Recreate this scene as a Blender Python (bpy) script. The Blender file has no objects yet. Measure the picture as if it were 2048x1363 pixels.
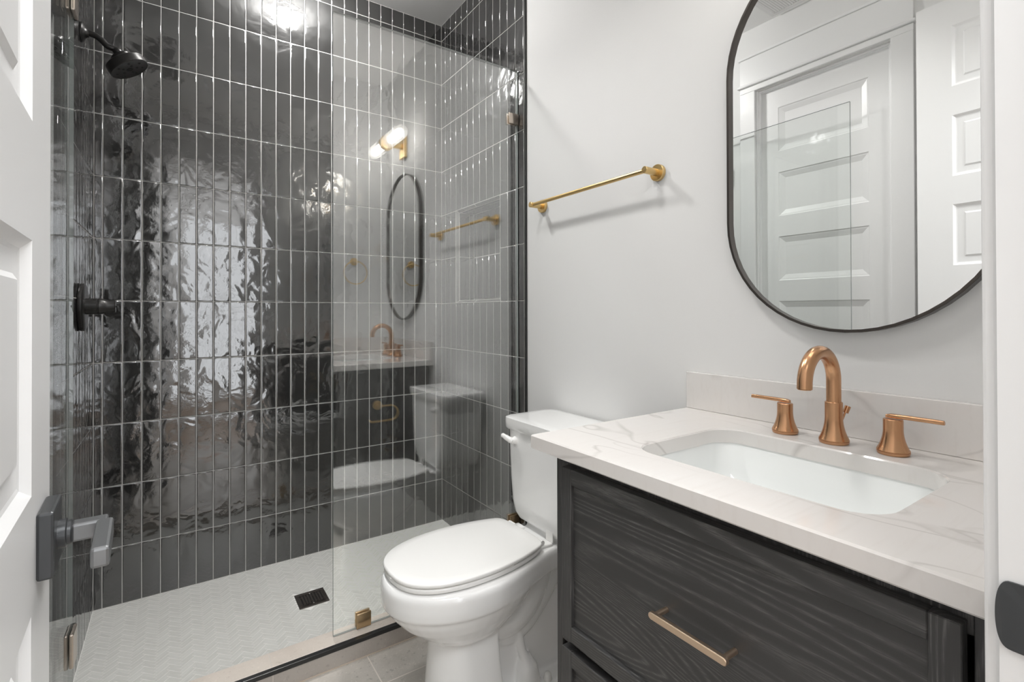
import bpy, bmesh, math, random
from mathutils import Vector, Matrix
random.seed(7)
sc = bpy.context.scene
PI = math.pi
W = 1.5256          # face of the tiled right wall (left tiled wall is x = 0, back wall y = 0)
WR = 1.5310         # face of the painted right wall
CEIL = 2.8194
FZ = -0.030         # bathroom floor level (shower floor is z = 0)
YE = -2.458         # entry wall, bathroom side

# ------------------------------------------------------------------ camera
FPX, CX, CY = 992.733, 1028.92, 618.09
yaw, pit, rol = 0.599131, 0.005698, -0.002615
F = Vector((math.sin(yaw)*math.cos(pit), math.cos(yaw)*math.cos(pit), math.sin(pit)))
R = Vector((math.cos(yaw), -math.sin(yaw), 0)); U = R.cross(F)
R2 = R*math.cos(rol)+U*math.sin(rol); U2 = -R*math.sin(rol)+U*math.cos(rol)
cd = bpy.data.cameras.new('camera'); cam = bpy.data.objects.new('camera', cd)
sc.collection.objects.link(cam); sc.camera = cam
M = Matrix((R2, U2, -F)).transposed().to_4x4(); M.translation = Vector((0.2695, -2.5752, 1.1809))
cam.matrix_world = M
cd.sensor_fit = 'HORIZONTAL'; cd.sensor_width = 36.0; cd.lens = 36.0*FPX/2048
cd.shift_x = -(CX-1024)/2048; cd.shift_y = (CY-681.5)/2048
cd.clip_start = 0.01; cd.clip_end = 60

# ------------------------------------------------------------------ view, world, large lights
sc.view_settings.view_transform = 'Standard'; sc.view_settings.look = 'None'
sc.view_settings.gamma = 1.0; sc.view_settings.use_curve_mapping = False
sc.view_settings.exposure = 0.02
cy = sc.cycles
cy.use_denoising = True
cy.max_bounces = 14; cy.diffuse_bounces = 8; cy.glossy_bounces = 8; cy.transparent_max_bounces = 24
cy.caustics_reflective = False; cy.caustics_refractive = False
cy.sample_clamp_indirect = 6.0
w = bpy.data.worlds.new('daylight'); sc.world = w; w.use_nodes = True
w.node_tree.nodes['Background'].inputs[0].default_value = (0.95, 0.975, 1.0, 1)
w.node_tree.nodes['Background'].inputs[1].default_value = 4.5

def area(name, loc, rot, sx, sy, power, col=(1, 1, 1), shape='RECTANGLE', spread=PI):
    l = bpy.data.lights.new(name, 'AREA'); l.shape = shape; l.size = sx
    if shape in ('RECTANGLE', 'ELLIPSE'): l.size_y = sy
    l.energy = power; l.color = col; l.spread = spread
    o = bpy.data.objects.new(name, l); sc.collection.objects.link(o)
    o.location = loc; o.rotation_euler = rot
    return o
area('light_shower_can', (0.76, -0.35, CEIL-0.068), (0, 0, 0), 0.10, 0.10, 6.0, (1.0, 0.985, 0.965), 'DISK', math.radians(125))
area('light_room_fill', (0.66, -1.42, 2.806), (0, 0, 0), 0.26, 0.26, 6.2, (1.0, 0.985, 0.965), 'DISK', math.radians(115))  # unseen fill added to brighten floor, toilet and counter
area('light_hall_fill', (0.60, -3.35, 2.785), (0, 0, 0), 1.4, 0.8, 62.0, (0.98, 0.99, 1.0), 'RECTANGLE')  # added fill in the unseen hall, spilling in through the doorway

# ------------------------------------------------------------------ material helpers
class NT:
    def __init__(s, name):
        s.m = bpy.data.materials.new(name); s.m.use_nodes = True
        s.t = s.m.node_tree; s.n = s.t.nodes; s.l = s.t.links
        s.p = s.n['Principled BSDF']; s.out = s.n['Material Output']
    def node(s, typ, **kw):
        n = s.n.new(typ)
        for k, v in kw.items():
            if k.startswith('_'): setattr(n, k[1:], v)
            else:
                key = int(k[1:]) if (k[0] == 'i' and k[1:].isdigit()) else k.replace('__', ' ')
                n.inputs[key].default_value = v
        return n
    def link(s, a, b): s.l.new(a, b)
    def set(s, **kw):
        for k, v in kw.items(): s.p.inputs[k.replace('__', ' ')].default_value = v
        return s
    def math(s, op, a, b=None, c=None):
        n = s.n.new('ShaderNodeMath'); n.operation = op
        for i, v in enumerate((a, b, c)):
            if v is None: continue
            if isinstance(v, (int, float)): n.inputs[i].default_value = v
            else: s.l.new(v, n.inputs[i])
        return n.outputs[0]
    def ramp(s, fac, stops, interp='LINEAR'):
        n = s.n.new('ShaderNodeValToRGB'); n.color_ramp.interpolation = interp
        e = n.color_ramp.elements
        while len(e) < len(stops): e.new(0.5)
        for el, (p, c) in zip(e, stops):
            el.position = p; el.color = (*c, 1) if len(c) == 3 else c
        s.l.new(fac, n.inputs[0]); return n.outputs[0]
    def mix(s, fac, a, b, typ='MIX'):
        n = s.n.new('ShaderNodeMix'); n.data_type = 'RGBA'; n.blend_type = typ
        for i, v in ((0, fac), (6, a), (7, b)):
            if isinstance(v, (int, float)): n.inputs[i].default_value = v
            elif isinstance(v, tuple): n.inputs[i].default_value = (*v, 1)
            else: s.l.new(v, n.inputs[i])
        return n.outputs[2]
    def noise(s, vec, scale, detail=4, rough=0.5, dist=0.0):
        n = s.n.new('ShaderNodeTexNoise'); n.inputs['Scale'].default_value = scale
        n.inputs['Detail'].default_value = detail; n.inputs['Roughness'].default_value = rough
        n.inputs['Distortion'].default_value = dist
        if vec is not None: s.l.new(vec, n.inputs['Vector'])
        return n.outputs[0]
    def coord(s, scale=(1, 1, 1), rot=(0, 0, 0), loc=(0, 0, 0)):
        g = s.n.new('ShaderNodeNewGeometry') if False else s.n.new('ShaderNodeTexCoord')
        m = s.n.new('ShaderNodeMapping'); s.l.new(g.outputs['Object'], m.inputs[0])
        m.inputs['Scale'].default_value = scale; m.inputs['Rotation'].default_value = rot
        m.inputs['Location'].default_value = loc
        return m.outputs[0]
    def bump(s, h, strength=0.3, dist=0.001, normal=None):
        n = s.n.new('ShaderNodeBump'); n.inputs['Strength'].default_value = strength
        n.inputs['Distance'].default_value = dist; s.l.new(h, n.inputs['Height'])
        if normal is not None: s.l.new(normal, n.inputs['Normal'])
        s.l.new(n.outputs[0], s.p.inputs['Normal']); return n.outputs[0]

def plain(name, col, rough=0.5, metal=0.0, ior=1.5, coat=0.0, bump=None):
    m = NT(name); m.set(Base__Color=(*col, 1), Roughness=rough, Metallic=metal, IOR=ior)
    if coat: m.set(Coat__Weight=coat, Coat__Roughness=0.05)
    if bump: m.bump(m.noise(m.coord(), bump[0], 3), bump[1], bump[2])
    return m.m

def metal_mat(name, col, rough, stretch=None):
    m = NT(name); m.set(Metallic=1.0, Base__Color=(*col, 1), Roughness=rough)
    m.link(m.math('MULTIPLY_ADD', m.noise(m.coord(), 9, 2, 0.5), 0.06, rough-0.03), m.p.inputs['Roughness'])
    return m.m

MT = {}
MT['paint'] = plain('white_wall_paint', (0.77, 0.768, 0.763), 0.62, bump=(260, 0.12, 0.0006))
MT['ceil'] = plain('ceiling_paint', (0.91, 0.91, 0.905), 0.8, bump=(180, 0.12, 0.0006))
MT['trim'] = plain('white_satin_trim', (0.80, 0.80, 0.80), 0.32)
MT['ceramic'] = plain('white_ceramic', (0.87, 0.87, 0.865), 0.06, ior=1.55, coat=0.4)
MT['plastic'] = plain('white_plastic', (0.88, 0.875, 0.86), 0.18)
MT['basin'] = plain('sink_ceramic', (0.88, 0.90, 0.895), 0.05, ior=1.55, coat=0.3)
MT['black'] = plain('matte_black_metal', (0.030, 0.029, 0.028), 0.33, 0.55)
MT['blackgap'] = plain('black_rubber', (0.01, 0.01, 0.01), 0.6)
MT['frame'] = plain('dark_bronze_frame', (0.075, 0.066, 0.060), 0.30, 0.85)
MT['gun'] = plain('gunmetal_handle', (0.060, 0.063, 0.066), 0.34, 0.5)
MT['gunlight'] = plain('gunmetal_lever', (0.20, 0.205, 0.21), 0.36, 0.75)
MT['steel'] = plain('polished_steel', (0.75, 0.74, 0.72), 0.12, 1.0)
MT['gold'] = metal_mat('brushed_gold', (0.70, 0.50, 0.23), 0.30)
MT['copper'] = metal_mat('brushed_copper_bronze', (0.56, 0.315, 0.175), 0.25, (1, 1, 0.25))
MT['champ'] = metal_mat('champagne_metal', (0.82, 0.63, 0.47), 0.30, (1, 0.06, 1))
MT['clip'] = metal_mat('brass_clip', (0.50, 0.37, 0.225), 0.30)
MT['nickel'] = metal_mat('warm_nickel', (0.62, 0.54, 0.47), 0.24)
MT['grout'] = plain('pale_grout', (0.50, 0.49, 0.475), 0.85)
MT['fgrout'] = plain('floor_grout', (0.92, 0.91, 0.88), 0.85)
MT['drain'] = plain('dark_bronze_drain', (0.10, 0.088, 0.080), 0.38, 0.8)
MT['void'] = plain('dark_void', (0.004, 0.004, 0.004), 0.9)
MT['edge_trim'] = plain('black_edge_trim', (0.03, 0.03, 0.03), 0.25, 0.3)
MT['halfloor'] = plain('hall_floor_wood', (0.30, 0.22, 0.16), 0.4)

def tile_mat(name, base, ior, rough, wave=1.0):
    m = NT(name); m.set(IOR=ior)
    at = m.node('ShaderNodeAttribute', _attribute_name='rnd'); r = at.outputs['Fac']
    tc = m.n.new('ShaderNodeTexCoord')
    off = m.n.new('ShaderNodeCombineXYZ')
    m.link(m.math('MULTIPLY', r, 37.0), off.inputs[0]); m.link(m.math('MULTIPLY', r, 91.0), off.inputs[1]); m.link(m.math('MULTIPLY', r, 53.0), off.inputs[2])
    va = m.n.new('ShaderNodeVectorMath'); va.operation = 'ADD'
    m.link(tc.outputs['Object'], va.inputs[0]); m.link(off.outputs[0], va.inputs[1]); v = va.outputs[0]
    cloud = m.noise(v, 11, 6, 0.62)
    lo = tuple(x*0.62 for x in base); hi = tuple(x*1.55 for x in base)
    c = m.ramp(cloud, [(0.28, lo), (0.52, base), (0.78, hi)])
    c = m.mix(m.math('MULTIPLY', r, 0.45), c, tuple(x*1.9 for x in base))
    m.link(c, m.p.inputs['Base Color'])
    m.link(m.math('MULTIPLY_ADD', m.noise(v, 34, 3), 0.05, rough-0.025), m.p.inputs['Roughness'])
    wav = m.noise(v, 8.5, 2, 0.5, 0.6); mid = m.noise(v, 26, 2.5, 0.55, 0.4); fine = m.noise(v, 95, 3, 0.6)
    patch = m.ramp(m.noise(v, 5.0, 2), [(0.42, (0.25,)*3), (0.66, (1, 1, 1))])
    h = m.math('ADD', m.math('MULTIPLY', wav, 1.0), m.math('MULTIPLY', m.math('MULTIPLY', mid, 0.16), patch))
    h = m.math('ADD', h, m.math('MULTIPLY', m.math('MULTIPLY', fine, 0.075), patch))
    m.bump(h, 1.0, 0.0042*wave)
    return m.m
MT['tile'] = tile_mat('charcoal_glazed_tile', (0.020, 0.0197, 0.0195), 2.15, 0.06)
MT['niche'] = tile_mat('niche_trim_tile', (0.075, 0.073, 0.070), 2.0, 0.10, 0.4)

def mosaic():
    m = NT('sage_grey_mosaic'); m.set(Roughness=0.42, IOR=1.45)
    at = m.node('ShaderNodeAttribute', _attribute_name='rnd')
    c = m.mix(at.outputs['Fac'], (0.62, 0.622, 0.59), (0.70, 0.702, 0.67)); m.link(c, m.p.inputs['Base Color'])
    m.bump(m.noise(m.coord(), 160, 3), 0.15, 0.0005); return m.m
MT['mosaic'] = mosaic()

def quartz():
    m = NT('white_quartz'); m.set(Roughness=0.09, IOR=1.52)
    v = m.coord(rot=(0, 0, 0.5), scale=(1, 1, 1))
    warp = m.noise(v, 2.1, 4, 0.6, 0.3)
    veins = None
    for (rot, sc_, th, amt, seed) in (((0.1, 0.2, 0.55), 1.9, 0.0075, 0.42, 2.0), ((0.4, 0.1, -0.25), 3.1, 0.0075, 0.40, 5.2), ((0.9, 0.5, 0.9), 4.2, 0.0080, 0.42, 9.1)):
        vv = m.coord(rot=rot, scale=(1.0, 0.42, 0.6), loc=(seed, seed*0.7, 0))
        n = m.noise(vv, sc_, 2.5, 0.5, 0.35)
        d = m.math('ABSOLUTE', m.math('SUBTRACT', n, 0.5))
        k = m.math('SUBTRACT', 1.0, m.math('MULTIPLY', d, 1.0/th)); k = m.math('MAXIMUM', k, 0.0)
        k = m.math('MULTIPLY', m.math('MULTIPLY', k, amt), m.ramp(m.noise(vv, sc_*1.7, 2), [(0.38, (0, 0, 0)), (0.58, (1, 1, 1))]))
        veins = k if veins is None else m.math('MAXIMUM', veins, k)
    streak = m.noise(m.coord(rot=(0, 0, 0.32), scale=(2.0, 26, 8)), 3.2, 3, 0.6)
    base = m.ramp(warp, [(0.30, (0.74, 0.70, 0.672)), (0.55, (0.755, 0.73, 0.71)), (0.75, (0.775, 0.76, 0.75))])
    base = m.mix(m.math('MULTIPLY', m.ramp(streak, [(0.52, (0, 0, 0)), (0.72, (1, 1, 1))]), 0.22), base, (0.66, 0.62, 0.585))
    c = m.mix(veins, base, (0.36, 0.33, 0.31)); m.link(c, m.p.inputs['Base Color'])
    return m.m
MT['quartz'] = quartz()

def stone(name, a, b, cdark, rough=0.45, joints=None):
    m = NT(name); m.set(Roughness=rough, IOR=1.45)
    v = m.coord()
    n1 = m.noise(v, 3.2, 6, 0.62, 0.3); n2 = m.noise(v, 62, 4, 0.7)
    c = m.ramp(n1, [(0.32, a), (0.66, b)])
    c = m.mix(m.ramp(n2, [(0.30, (0.55,)*3), (0.42, (0, 0, 0))]), c, cdark)
    c = m.mix(m.ramp(m.noise(v, 140, 2), [(0.62, (0,)*3), (0.74, (0.4,)*3)]), c, tuple(min(1, x*1.35) for x in b))
    if joints:
        br = m.n.new('ShaderNodeSeparateXYZ'); m.link(v, br.inputs[0])
        def line(coord, off, pitch, half):
            f = m.math('FRACT', m.math('DIVIDE', m.math('SUBTRACT', coord, off-100*pitch), pitch))
            d = m.math('MINIMUM', f, m.math('SUBTRACT', 1.0, f))
            return m.math('LESS_THAN', d, half/pitch)
        k = None
        for ax, off, pitch, half in joints:
            q = line(br.outputs[ax], off, pitch, half); k = q if k is None else m.math('MAXIMUM', k, q)
        c = m.mix(k, c, (0.66, 0.61, 0.56)); m.bump(m.math('SUBTRACT', m.math('MULTIPLY', n2, 0.15), k), 0.4, 0.0008)
    else: m.bump(n2, 0.15, 0.0006)
    m.link(c, m.p.inputs['Base Color']); return m.m
MT['floor'] = stone('grey_stone_floor_tile', (0.37, 0.345, 0.31), (0.56, 0.53, 0.49), (0.20, 0.19, 0.17), 0.38, [(0, 0.829, 0.305, 0.0020), (1, -0.989, 0.61, 0.0020)])
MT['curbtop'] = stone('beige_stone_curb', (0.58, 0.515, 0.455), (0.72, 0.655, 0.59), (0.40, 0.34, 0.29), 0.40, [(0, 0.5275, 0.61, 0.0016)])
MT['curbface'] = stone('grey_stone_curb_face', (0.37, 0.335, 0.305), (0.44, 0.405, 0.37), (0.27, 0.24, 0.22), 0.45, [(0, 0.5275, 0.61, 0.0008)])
MT['caulk'] = plain('beige_grout_line', (0.52, 0.44, 0.37), 0.8)

def oak(name, grain_axis):
    m = NT(name); m.set(IOR=1.5)
    # distorted rings stretched along the grain
    sc3 = {1: (4.4, 0.42, 4.4), 2: (4.4, 4.4, 0.40)}[grain_axis]
    v = m.coord(scale=sc3)
    big = m.noise(v, 1.15, 2, 0.5, 0.25)
    rings = m.math('SINE', m.math('MULTIPLY', big, 330.0))
    rings = m.math('MULTIPLY_ADD', rings, 0.5, 0.5)
    sc4 = {1: (1, 0.05, 1), 2: (1, 1, 0.05)}[grain_axis]
    pores = m.noise(m.coord(scale=sc4), 520, 3, 0.7)
    k = m.math('MULTIPLY', m.math('POWER', rings, 3.0), m.ramp(pores, [(0.42, (0.15,)*3), (0.66, (1,)*3)]))
    k = m.math('MULTIPLY', k, m.ramp(m.noise(v, 1.9, 3), [(0.35, (0.25,)*3), (0.65, (1,)*3)]))
    c = m.mix(k, (0.044, 0.043, 0.043), (0.150, 0.147, 0.145)); m.link(c, m.p.inputs['Base Color'])
    m.link(m.math('MULTIPLY_ADD', pores, 0.25, 0.26), m.p.inputs['Roughness'])
    m.bump(pores, 0.35, 0.0006); return m.m
MT['oak'] = oak('black_stained_oak', 1); MT['oakv'] = oak('black_stained_oak_upright', 2)

def thin_glass(name, f0, tint, rough=0.0, coated=False):
    m = NT(name); m.n.remove(m.p)
    lw = m.node('ShaderNodeLayerWeight', Blend=0.5)
    f = m.math('MULTIPLY_ADD', m.math('POWER', lw.outputs['Facing'], 5.0), 1-f0, f0)
    tr = m.node('ShaderNodeBsdfTransparent', Color=(*tint, 1)); gl = m.node('ShaderNodeBsdfGlossy', Roughness=rough)
    if coated:   # strongly mirroring but hardly darkening pane
        mx = m.n.new('ShaderNodeAddShader')
        t2 = m.math('SUBTRACT', 1.0, m.math('MULTIPLY', m.math('POWER', lw.outputs['Facing'], 5.0), 0.9))
        m.link(m.mix(1.0, t2, tint, 'MULTIPLY'), tr.inputs[0]); m.link(f, gl.inputs[0])
        m.link(tr.outputs[0], mx.inputs[0]); m.link(gl.outputs[0], mx.inputs[1])
    else:
        mx = m.n.new('ShaderNodeMixShader'); m.link(f, mx.inputs[0]); m.link(tr.outputs[0], mx.inputs[1]); m.link(gl.outputs[0], mx.inputs[2])
    last = mx.outputs[0]
    m.link(last, m.out.inputs[0]); return m.m
MT['glass_door'] = thin_glass('door_glass', 0.05, (0.975, 0.985, 0.98), 0.0)
MT['glass'] = thin_glass('clear_glass', 0.185, (0.975, 0.982, 0.978), 0.0, True)
MT['glassedge'] = NT('glass_edge').set(Base__Color=(0.30, 0.33, 0.32, 1), Roughness=0.12).m
MT['clearglass'] = thin_glass('window_glass', 0.05, (0.98, 0.98, 0.98))
mm = NT('ribbed_glass'); mm.n.remove(mm.p)
_t = mm.node('ShaderNodeBsdfTransparent', Color=(0.95, 0.95, 0.94, 1)); _l = mm.node('ShaderNodeBsdfTranslucent', Color=(0.9, 0.9, 0.88, 1)); _g = mm.node('ShaderNodeBsdfGlossy', Roughness=0.08)
_a = mm.node('ShaderNodeMixShader', i0=0.55); _b = mm.node('ShaderNodeMixShader', i0=0.10)
mm.link(_t.outputs[0], _a.inputs[1]); mm.link(_l.outputs[0], _a.inputs[2]); mm.link(_a.outputs[0], _b.inputs[1]); mm.link(_g.outputs[0], _b.inputs[2]); mm.link(_b.outputs[0], mm.out.inputs[0]); MT['shade'] = mm.m
mm = NT('glowing_frosted_bulb'); mm.set(Base__Color=(1, 1, 1, 1)); mm.set(Emission__Color=(1.0, 0.965, 0.92, 1), Emission__Strength=39.0); MT['bulb'] = mm.m
mm = NT('glowing_can_lens'); mm.set(Base__Color=(1, 1, 1, 1)); mm.set(Emission__Color=(1.0, 0.985, 0.965, 1), Emission__Strength=225.0); MT['lens'] = mm.m
mm = NT('silvered_mirror'); mm.set(Base__Color=(0.955, 0.965, 0.96, 1), Metallic=1.0, Roughness=0.0); MT['mirror'] = mm.m

# ------------------------------------------------------------------ mesh helpers
def V(*a): return Vector(a)
def link(bm, name, mats, parent=None, smooth=False, angle=None):
    bmesh.ops.recalc_face_normals(bm, faces=bm.faces) if bm.get('recalc', True) is True else None
def new(): return bmesh.new()
def fin(name, bm, mats, parent=None, smooth=None, recalc=True):
    """one mesh object; smooth = auto-smooth angle in degrees or None"""
    if recalc: bmesh.ops.recalc_face_normals(bm, faces=bm.faces[:])
    me = bpy.data.meshes.new(name)
    if smooth is not None:
        for f in bm.faces: f.smooth = True
        for e in bm.edges:
            if len(e.link_faces) == 2 and e.link_faces[0].normal.angle(e.link_faces[1].normal, 0) > math.radians(smooth): e.smooth = False
    bm.to_mesh(me); bm.free()
    if not isinstance(mats, (list, tuple)): mats = [mats]
    for m in mats: me.materials.append(m)
    o = bpy.data.objects.new(name, me); sc.collection.objects.link(o)
    if parent is not None: o.parent = parent; o.matrix_parent_inverse = parent.matrix_world.inverted()
    return o
def empty(name, loc=(0, 0, 0)):
    o = bpy.data.objects.new(name, None); sc.collection.objects.link(o); o.location = loc; o.empty_display_size = 0.05
    o.matrix_world = Matrix.Translation(loc)
    return o
def tag(o, label, cat, group=None):
    o['label'] = label; o['category'] = cat
    if group: o['group'] = group
    return o
def struct(o, label=None, cat=None):
    o['kind'] = 'structure'
    if label: o['label'] = label
    if cat: o['category'] = cat
    return o
def box(bm, a, b, mi=0, bev=0.0, seg=2):
    x0, y0, z0 = a; x1, y1, z1 = b
    x0, x1 = min(x0, x1), max(x0, x1); y0, y1 = min(y0, y1), max(y0, y1); z0, z1 = min(z0, z1), max(z0, z1)
    vs = [bm.verts.new(p) for p in ((x0, y0, z0), (x1, y0, z0), (x1, y1, z0), (x0, y1, z0), (x0, y0, z1), (x1, y0, z1), (x1, y1, z1), (x0, y1, z1))]
    fs = [bm.faces.new([vs[i] for i in q]) for q in ((3, 2, 1, 0), (4, 5, 6, 7), (0, 1, 5, 4), (1, 2, 6, 5), (2, 3, 7, 6), (3, 0, 4, 7))]
    for f in fs: f.material_index = mi
    if bev > 0:
        es = list({e for f in fs for e in f.edges})
        r = bmesh.ops.bevel(bm, geom=es, offset=bev, segments=seg, profile=0.5, affect='EDGES')
        for f in r['faces']: f.material_index = mi
    return fs
def frame_from(d, up=V(0, 0, 1)):
    d = d.normalized()
    if abs(d.dot(up)) > 0.98: up = V(0, 1, 0)
    a = d.cross(up).normalized(); b = a.cross(d).normalized()
    return a, b, d
def ring_loft(bm, rings, mi=0, cap0=True, cap1=True, closed=True):
    vr = [[bm.verts.new(p) for p in r] for r in rings]
    n = len(vr[0])
    for i in range(len(vr)-1):
        for j in range(n if closed else n-1):
            k = (j+1) % n
            f = bm.faces.new((vr[i][j], vr[i][k], vr[i+1][k], vr[i+1][j])); f.material_index = mi
    if cap0: bm.faces.new(vr[0][::-1]).material_index = mi
    if cap1: bm.faces.new(vr[-1]).material_index = mi
    return vr
def lathe(bm, origin, axis, prof, n=40, mi=0, caps=True):
    """prof: list of (distance along axis, radius)"""
    a, b, d = frame_from(Vector(axis)); o = Vector(origin)
    rings = [[o+d*t+(a*math.cos(2*PI*k/n)+b*math.sin(2*PI*k/n))*max(r, 1e-5) for k in range(n)] for t, r in prof]
    return ring_loft(bm, rings, mi, caps, caps)
def tube(bm, pts, r, n=20, mi=0, caps=True):
    pts = [Vector(p) for p in pts]; rings = []
    rs = r if isinstance(r, (list, tuple)) else [r]*len(pts)
    d0 = (pts[1]-pts[0]).normalized(); a, b, _ = frame_from(d0)
    for i, p in enumerate(pts):
        if i == 0: d = d0
        elif i == len(pts)-1: d = (pts[i]-pts[i-1]).normalized()
        else: d = ((pts[i]-pts[i-1]).normalized()+(pts[i+1]-pts[i]).normalized()).normalized()
        a = (a-d*a.dot(d)).normalized(); b = d.cross(a).normalized()
        rings.append([p+(a*math.cos(2*PI*k/n)+b*math.sin(2*PI*k/n))*rs[i] for k in range(n)])
    ring_loft(bm, rings, mi, caps, caps)
def rrect(w, h, r, n=6):
    """rounded rectangle outline, centred, ccw list of (x, y)"""
    pts = []
    for cx_, cy_, a0 in ((w/2-r, h/2-r, 0), (-w/2+r, h/2-r, 90), (-w/2+r, -h/2+r, 180), (w/2-r, -h/2+r, 270)):
        for k in range(n+1):
            t = math.radians(a0+90*k/n); pts.append((cx_+r*math.cos(t), cy_+r*math.sin(t)))
    return pts
def catmull(P, n=10, closed=False):
    P = [Vector(p) for p in P]; out = []; m = len(P)
    for i in range(m if closed else m-1):
        p0 = P[(i-1) % m] if closed or i > 0 else P[0]; p1 = P[i]; p2 = P[(i+1) % m]; p3 = P[(i+2) % m] if closed or i+2 < m else P[-1]
        for k in range(n):
            t = k/n
            out.append(0.5*((2*p1)+(p2-p0)*t+(2*p0-5*p1+4*p2-p3)*t*t+(3*p1-3*p2+p3-p0)*t**3))
    if not closed: out.append(P[-1])
    return out
def bisect_box(bm, z=None): pass

# ------------------------------------------------------------------ tiled walls
S = 0.0635; H = 0.24973; Z0 = 1.2312
def tile_surface(bm, P, us, vs, skip=None, mi_t=0, mi_g=1, gap=0.0016, back=0.0016, tilt=0.00016, rl=None):
    """P(u, v, d) -> point, d = height in front of the wall face"""
    for i in range(len(us)-1):
        for j in range(len(vs)-1):
            if skip and skip(i, j): continue
            u0, u1, v0, v1 = us[i], us[i+1], vs[j], vs[j+1]
            if u1-u0 < 0.004 or v1-v0 < 0.004: continue
            g = bm.faces.new([bm.verts.new(P(*q, -back)) for q in ((u0, v0), (u1, v0), (u1, v1), (u0, v1))]); g.material_index = mi_g
            rv = random.random(); g[rl] = rv
            t = [random.uniform(-tilt, tilt) for _ in range(3)]; t.append(t[0]-t[1]+t[2])
            prev = None
            for ins, d in ((0, -back), (0.0005, -0.0005), (0.0015, -0.0001), (0.0036, 0.0)):
                a0, a1, b0, b1 = u0+gap+ins, u1-gap-ins, v0+gap+ins, v1-gap-ins
                if a1 <= a0 or b1 <= b0: break
                cur = [bm.verts.new(P(*q, d+tt)) for q, tt in zip(((a0, b0), (a1, b0), (a1, b1), (a0, b1)), t)]
                if prev:
                    for k in range(4):
                        f = bm.faces.new((prev[k], prev[(k+1) % 4], cur[(k+1) % 4], cur[k])); f.material_index = mi_t; f.smooth = True; f[rl] = rv
                prev = cur
            f = bm.faces.new(prev); f.material_index = mi_t; f.smooth = True; f[rl] = rv

def tiles_obj(name, build, mats):
    bm = new(); rl = bm.faces.layers.float.new('rnd'); build(bm, rl)
    o = fin(name, bm, mats, recalc=False); return o
rows = [0.0]+[Z0+k*H for k in range(-4, 7)]+[CEIL]
bcols = [0.0]+[0.02774+S*k for k in range(0, 24)]+[W]
ry = [0.0]+[-(0.74984+k)*S for k in range(0, 13)]+[-0.818]
def b_back(bm, rl):
    tile_surface(bm, lambda u, v, d: V(u, -d, v), bcols, rows, rl=rl)
    box(bm, (-0.15, 0.0019, -0.12), (W+0.15, 0.12, CEIL+0.1), 1)
struct(tiles_obj('wall_back', b_back, [MT['tile'], MT['grout']]), 'charcoal glazed tile back wall of the shower')
def b_left(bm, rl):
    tile_surface(bm, lambda u, v, d: V(d, -u, v), [0.0]+[0.030+S*k for k in range(0, 12)]+[0.742], rows, rl=rl)
    box(bm, (-0.12, -0.742, -0.12), (-0.0019, 0.0019, CEIL+0.1), 1)
struct(tiles_obj('wall_shower_left', b_left, [MT['tile'], MT['grout']]), 'charcoal glazed tile wall with the shower head')
ND = 0.105
ny0, ny1 = ry[3], ry[10]; nz0, nz1 = Z0, Z0+2*H
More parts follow.
